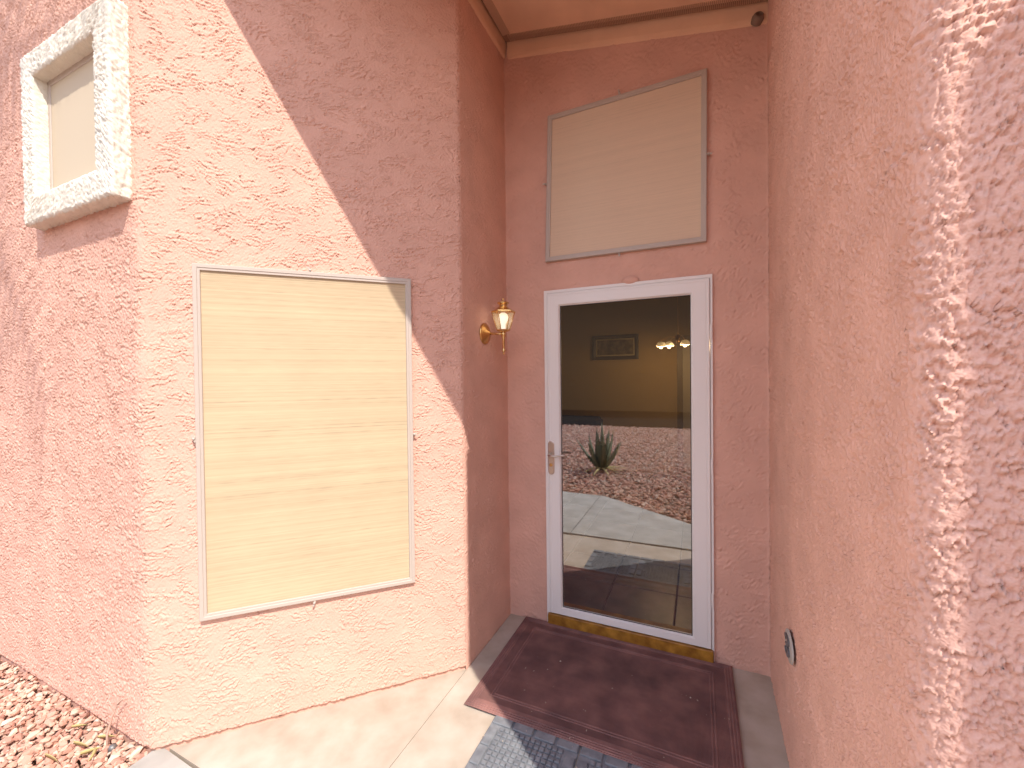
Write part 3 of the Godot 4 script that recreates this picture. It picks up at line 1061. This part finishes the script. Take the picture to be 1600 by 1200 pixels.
func scatter(called: String, label: String, places: Array, lo: float, hi: float, sd: int) -> void:
	var r := RandomNumberGenerator.new()
	r.seed = sd
	var mm := MultiMesh.new()
	mm.transform_format = MultiMesh.TRANSFORM_3D
	mm.use_colors = true
	mm.mesh = stone_mesh(sd)
	mm.instance_count = places.size()
	for k in places.size():
		var p: Vector3 = places[k]
		var s := lo + (hi - lo) * pow(r.randf(), 1.6)
		var b := Basis.from_euler(Vector3(r.randf_range(-0.6, 0.6), r.randf() * TAU, r.randf_range(-0.6, 0.6))).scaled_local(Vector3(s * r.randf_range(0.8, 1.3), s, s * r.randf_range(0.8, 1.2)))
		mm.set_instance_transform(k, Transform3D(b, p))
		var c := stone_color(r)
		c.a = 1.0
		mm.set_instance_color(k, c)
	var o := MultiMeshInstance3D.new()
	o.name = numbered(called)
	o.multimesh = mm
	o.material_override = M.stone
	add_child(o)
	tag(o, label, "gravel", "", "stuff")


func on_paving(x: float, z: float) -> bool:
	return Geometry2D.is_point_in_polygon(Vector2(x, z), PackedVector2Array([Vector2(-0.985, 1.0), Vector2(3.0, 1.0), Vector2(2.6, 1.75), Vector2(1.09, 2.255), Vector2(0.03, 2.965), Vector2(-0.97, 2.995)]))


func gravel() -> void:
	# beside the left wall
	for v in 3:
		var pl := []
		for k in 5200:
			var x := rng.randf_range(-3.6, -0.95)
			var z := rng.randf_range(ZA - 0.005, 2.6)
			if on_paving(x, z):
				continue
			if z > 2.0 and rng.randf() < 0.5:
				continue
			pl.append(Vector3(x, -0.012 + rng.randf_range(-0.012, 0.020), z))
		scatter("near_gravel", ["reddish gravel chips along the left wall, first layer", "pinkish gravel chips along the left wall, second layer", "tan gravel chips along the left wall, third layer"][v], pl, 0.008, 0.027, 200 + v)
	# front yard behind the camera, seen in the door's glass
	for v in 2:
		var pl := []
		while pl.size() < 22000:
			var z := 1.9 + 9.0 * pow(rng.randf(), 1.25)
			var x := rng.randf_range(-5.5, 4.0)
			if on_paving(x, z) or (x > 2.55 and z < 2.6):
				continue
			pl.append(Vector3(x, -0.015 + rng.randf_range(-0.01, 0.018), z))
		scatter("yard_gravel", ["reddish gravel covering the front yard, reflected in the door glass", "brown gravel mixed into the front yard, reflected in the door glass"][v], pl, 0.020, 0.040, 300 + v)


# ------------------------------------------------------------------ plants
func agave() -> void:
	var t := thing("agave_plant", "spiky grey-green agave in the gravel, reflected in the door glass", "agave", Vector3(-0.33, 0.0, 4.45))
	var r := RandomNumberGenerator.new()
	r.seed = 12
	for k in 17:
		var a := TAU * k * 0.381966
		var tilt := 0.10 + 0.74 * pow(float(k) / 17.0, 1.1)
		var len := r.randf_range(0.62, 0.82) * (1.0 - 0.2 * float(k) / 17.0)
		var b := Basis.from_euler(Vector3(0, a, 0)) * Basis.from_euler(Vector3(tilt, 0, 0))
		put("leaf", blade(len, 0.062, -0.08 + r.randf_range(-0.05, 0.05), 0.5), M.agave, t, Transform3D(b, Basis.from_euler(Vector3(0, a, 0)) * Vector3(0, 0.02, 0.03)))
	for k in 6:
		var a := 1.2 + 0.5 * k
		put("dead_leaf", blade(r.randf_range(0.35, 0.5), 0.03, 0.3, 0.4), M.dead_leaf, t, Transform3D(Basis.from_euler(Vector3(0, a, 0)) * Basis.from_euler(Vector3(1.35, 0, 0)), Vector3(0, 0.05, 0)))


func palm() -> void:
	var base := Vector3(-1.0, -0.05, 3.12)
	var t := thing("palm_tree", "palm tree in the front yard beside the walkway", "palm tree", base)
	var st := begin(true)
	var pts := []
	var rad := []
	for k in 24:
		pts.append(Vector3(0.03 * sin(k * 0.4), 6.45 * k / 23.0, 0.02 * cos(k * 0.5)))
		rad.append(0.13 - 0.03 * k / 23.0 + (0.008 if k % 2 else 0.0))
	tube(st, pts, rad, 12)
	put("trunk", done(st), M.bark, t)
	var r := RandomNumberGenerator.new()
	r.seed = 3
	for k in 26:
		st = begin()
		var a := TAU * k * 0.381966
		var lift := 1.1 - 1.9 * k / 26.0
		var d := Vector3(cos(a), 0, sin(a))
		var side := Vector3(-d.z, 0, d.x)
		var line := []
		var lr := []
		for j in 9:
			var f := j / 8.0
			line.append(Vector3(0, 6.45, 0) + d * (1.55 * f * cos(lift * 0.6)) + Vector3.UP * (1.0 * sin(lift) * f - 0.75 * f * f))
			lr.append(0.014 - 0.011 * f)
		tube(st, line, lr, 5)
		for j in range(2, 9):
			for q in 3:
				var c: Vector3 = line[j].lerp(line[j - 1], q / 3.0)
				for s in [-1.0, 1.0]:
					var tip: Vector3 = c + side * s * (0.36 - 0.02 * j) + d * 0.22 + Vector3.DOWN * r.randf_range(0.05, 0.2)
					tri(st, c + d * 0.016, c - d * 0.016, tip, Vector3.UP)
		put("frond", done(st), M.palm_leaf, t)


# ------------------------------------------------------------------ inside the house, seen through the door
func inside() -> void:
	var h: Node = get_node("stucco_house")
	var wall := mat("inside_wall", lin(0.46, 0.30, 0.13), 0.9)
	var st := begin()
	var x0 := -3.2
	var x1 := 2.6
	var z0 := -4.4
	var z1 := -0.145
	quad(st, Vector3(x0, 0, z0), Vector3(x1, 0, z0), Vector3(x1, 2.9, z0), Vector3(x0, 2.9, z0), Vector3.BACK)
	quad(st, Vector3(x0, 0, z0), Vector3(x0, 0, z1), Vector3(x0, 2.9, z1), Vector3(x0, 2.9, z0), Vector3.RIGHT)
	quad(st, Vector3(x1, 0, z0), Vector3(x1, 0, z1), Vector3(x1, 2.9, z1), Vector3(x1, 2.9, z0), Vector3.LEFT)
	quad(st, Vector3(x0, 0, z1), Vector3(0.262, 0, z1), Vector3(0.262, 2.9, z1), Vector3(x0, 2.9, z1), Vector3.FORWARD)
	quad(st, Vector3(1.218, 0, z1), Vector3(x1, 0, z1), Vector3(x1, 2.9, z1), Vector3(1.218, 2.9, z1), Vector3.FORWARD)
	quad(st, Vector3(0.262, 2.108, z1), Vector3(1.218, 2.108, z1), Vector3(1.218, 2.9, z1), Vector3(0.262, 2.9, z1), Vector3.FORWARD)
	quad(st, Vector3(x0, 2.9, z0), Vector3(x1, 2.9, z0), Vector3(x1, 2.9, z1), Vector3(x0, 2.9, z1), Vector3.DOWN)
	put("interior_wall", done(st), wall, h)
	st = begin()
	quad(st, Vector3(x0, 0.03, z0), Vector3(x1, 0.03, z0), Vector3(x1, 0.03, z1), Vector3(x0, 0.03, z1), Vector3.UP)
	var fl := put("interior_floor", done(st), mat("grout", lin(0.05, 0.045, 0.04), 0.9))
	tag(fl, "", "", "", "structure")
	st = begin()
	box(st, Vector3(-0.213, -0.008, -0.213), Vector3(0.213, 0.008, 0.213), 0.003)
	var tile := done(st)
	var tm := mat("floor_tile", lin(0.15, 0.135, 0.12), 0.35)
	triplanar(tm, noise_tex(0.02, 5, 81, 256, Color(0.75, 0.75, 0.75), Color(1, 1, 1)), 1.0)
	for i in 6:
		for j in 9:
			put("tile", tile, tm, fl, Transform3D(Basis.IDENTITY, Vector3(-0.084 + 0.434 * (i - 1) + 0.434 * 0.0 + 0.0 + 0.003, 0.038, -0.36 - 0.434 * j)))
	# picture on the far wall
	var p := thing("picture_frame", "wide dark framed picture on the room's far wall, seen through the glass", "picture", Vector3(-0.08, 2.05, z0 + 0.01))
	st = begin()
	ring(st, Transform3D.IDENTITY, [Vector2(-0.37, -0.20), Vector2(0.37, -0.20), Vector2(0.37, 0.20), Vector2(-0.37, 0.20)], [0.06, 0.06, 0.06, 0.06], [Vector2(0, 0), Vector2(0, 0.03), Vector2(0.5, 0.035), Vector2(1, 0.015)])
	put("frame", done(st), mat("dark_wood", lin(0.05, 0.028, 0.012), 0.5), p)
	st = begin()
	ring(st, Transform3D.IDENTITY, [Vector2(-0.31, -0.14), Vector2(0.31, -0.14), Vector2(0.31, 0.14), Vector2(-0.31, 0.14)], [0.02, 0.02, 0.02, 0.02], [Vector2(0, 0.012), Vector2(1, 0.012)])
	put("mount", done(st), mat("mount", lin(0.5, 0.38, 0.2), 0.8), p)
	st = begin()
	quad(st, Vector3(-0.29, -0.12, 0.010), Vector3(0.29, -0.12, 0.010), Vector3(0.29, 0.12, 0.010), Vector3(-0.29, 0.12, 0.010), Vector3.BACK)
	var art := mat("print", lin(0.3, 0.2, 0.09), 0.8)
	triplanar(art, noise_tex(0.02, 4, 83, 256, Color(0.5, 0.5, 0.45), Color(1, 1, 1)), 1.5)
	put("print", done(st), art, p)
	# pendant cluster with three lit shades
	var c := thing("chandelier", "hanging chandelier with three small white dome shades, seen through the glass", "chandelier", Vector3(0.92, 1.96, -3.2))
	st = begin(true)
	tube(st, [Vector3(0, 0.94, 0), Vector3(0, 0.12, 0)], [0.006, 0.006], 8)
	lathe(st, Transform3D(Basis.IDENTITY, Vector3(0, 0.04, 0)), [Vector2(0.0, -0.03), Vector2(0.02, 0.0), Vector2(0.03, 0.05), Vector2(0.012, 0.1), Vector2(0, 0.11)], 14)
	put("stem", done(st), M.dark_brass, c)
	var glow := mat("lit_bulb", Color(1, 0.93, 0.8), 0.4)
	glow.emission_enabled = true
	glow.emission = Color(1.0, 0.86, 0.62)
	glow.emission_energy_multiplier = 3.0
	var shade_m := mat("opal", lin(0.8, 0.78, 0.72), 0.35)
	shade_m.backlight_enabled = true
	shade_m.backlight = Color(0.15, 0.14, 0.12)
	for k in 3:
		var at: Vector3 = [Vector3(-0.20, 0, 0.05), Vector3(-0.11, 0.01, -0.1), Vector3(0.085, 0.01, 0.06)][k]
		st = begin(true)
		tube(st, [Vector3(0, 0.08, 0), Vector3(at.x * 0.5, 0.12, at.z * 0.5), Vector3(at.x, 0.06, at.z)], [0.006, 0.005, 0.005], 8)
		put("arm", done(st), M.dark_brass, c)
		st = begin(true)
		lathe(st, Transform3D(Basis.IDENTITY, at), [Vector2(0.060, -0.012), Vector2(0.056, 0.015), Vector2(0.042, 0.038), Vector2(0.02, 0.05), Vector2(0.0, 0.052)], 18)
		put("lamp_shade", done(st), shade_m, c)
		st = begin(true)
		lathe(st, Transform3D(Basis.IDENTITY, at + Vector3(0, -0.02, 0)), [Vector2(0, -0.022), Vector2(0.016, -0.016), Vector2(0.022, 0.0), Vector2(0.016, 0.016), Vector2(0, 0.022)], 12)
		put("lit_bulb", done(st), glow, c)
		var l := OmniLight3D.new()
		l.name = "lamp_light"
		l.light_color = Color(1.0, 0.84, 0.6)
		l.light_energy = 0.075
		l.light_size = 0.02
		l.omni_range = 12.0
		l.omni_attenuation = 2.0
		l.shadow_enabled = true
		l.position = at + Vector3(0, -0.02, 0)
		c.add_child(l, true)
	# pale door casing at the far right and a dark sofa
	var dc := thing("inner_door", "pale panel door in the room's far wall, at the right edge of the glass", "door", Vector3(1.32, 0.0, z0 + 0.02))
	st = begin()
	box(st, Vector3(-0.38, 0.03, 0), Vector3(0.38, 2.1, 0.04), 0.004)
	put("leaf", done(st), mat("inner_paint", lin(0.45, 0.36, 0.26), 0.5), dc)
	st = begin()
	ring(st, Transform3D.IDENTITY, [Vector2(-0.46, 0.03), Vector2(0.46, 0.03), Vector2(0.46, 2.18), Vector2(-0.46, 2.18)], [0.01, 0.08, 0.08, 0.08], [Vector2(0, 0), Vector2(0, 0.05), Vector2(1, 0.05), Vector2(1, 0.04)])
	put("casing", done(st), mat("casing_wood", lin(0.2, 0.13, 0.06), 0.5), dc)
	var sofa := thing("sofa", "dark sofa in the room behind the door glass", "sofa", Vector3(-1.1, 0.04, -3.6))
	st = begin()
	box(st, Vector3(-0.9, 0.1, -0.4), Vector3(0.9, 0.42, 0.4), 0.05)
	put("seat", done(st), mat("dark_cloth", lin(0.06, 0.04, 0.035), 0.9), sofa)
	st = begin()
	box(st, Vector3(-0.9, 0.42, -0.42), Vector3(0.9, 0.92, -0.18), 0.06)
	put("backrest", done(st), M.dark_cloth, sofa)
	for s in [-1.0, 1.0]:
		st = begin()
		box(st, Vector3(s * 1.0 - 0.1, 0.1, -0.42), Vector3(s * 1.0 + 0.1, 0.64, 0.42), 0.05)
		put("armrest", done(st), M.dark_cloth, sofa)


# ------------------------------------------------------------------ across the street, seen in the door's glass
func street_side() -> void:
	var st := begin()
	box(st, Vector3(-60, -0.20, 11.0), Vector3(60, 0.02, 11.15), 0.02)
	var k := put("kerb", done(st), M.asphalt)
	tag(k, "", "", "", "structure")
	st = begin()
	quad(st, Vector3(-60, -0.031, 11.15), Vector3(60, -0.031, 11.15), Vector3(60, -0.031, 17.6), Vector3(-60, -0.031, 17.6), Vector3.UP)
	var road := put("road", done(st), M.asphalt)
	tag(road, "", "", "", "structure")
	var h := thing("neighbour_house", "tan two-storey house across the street with its shaded front", "house", Vector3(0, 0, 17.5))
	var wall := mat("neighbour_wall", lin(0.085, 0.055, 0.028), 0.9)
	st = begin()
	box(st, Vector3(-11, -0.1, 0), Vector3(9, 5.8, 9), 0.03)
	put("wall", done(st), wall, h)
	st = begin()
	var e := [Vector3(-11.6, 5.75, -0.6), Vector3(9.6, 5.75, -0.6), Vector3(9.6, 5.75, 9.6), Vector3(-11.6, 5.75, 9.6)]
	var r0 := Vector3(-6.5, 7.4, 4.5)
	var r1 := Vector3(4.5, 7.4, 4.5)
	quad(st, e[0], e[1], r1, r0, Vector3(0, 1, -1))
	quad(st, e[2], e[3], r0, r1, Vector3(0, 1, 1))
	tri(st, e[1], e[2], r1, Vector3(1, 1, 0))
	tri(st, e[3], e[0], r0, Vector3(-1, 1, 0))
	quad(st, e[0], e[1], e[2], e[3], Vector3.DOWN)
	put("roof", done(st), mat("roof_tile", lin(0.22, 0.11, 0.07), 0.85), h)
	for w in [[-9.6, 0.9, 1.6, 1.2], [-9.6, 3.7, 1.4, 1.2], [4.2, 3.7, 1.4, 1.2]]:
		var f := Transform3D(Basis.from_euler(Vector3(0, PI, 0)), Vector3(w[0] + w[2], w[1], -0.01))
		st = begin()
		ring(st, f, [Vector2(0, 0), Vector2(w[2], 0), Vector2(w[2], w[3]), Vector2(0, w[3])], [0.07, 0.07, 0.07, 0.07], [Vector2(0, 0), Vector2(0, 0.04), Vector2(1, 0.04), Vector2(1, 0)])
		var win := put("window", done(st), M.walkway, h)
		st = begin()
		quad(st, f * Vector3(0.05, 0.05, 0.012), f * Vector3(w[2] - 0.05, 0.05, 0.012), f * Vector3(w[2] - 0.05, w[3] - 0.05, 0.012), f * Vector3(0.05, w[3] - 0.05, 0.012), Vector3.FORWARD)
		put("pane", done(st), M.window_pane if M.has("window_pane") else mat("window_pane", lin(0.02, 0.022, 0.025), 0.08), win)
	st = begin()
	for j in 4:
		box(st, Vector3(2.6, 0.0 + 0.56 * j, -0.05), Vector3(7.6, 0.54 + 0.56 * j, 0.02), 0.01)
	put("garage_door", done(st), mat("garage_paint", lin(0.35, 0.28, 0.2), 0.6), h)
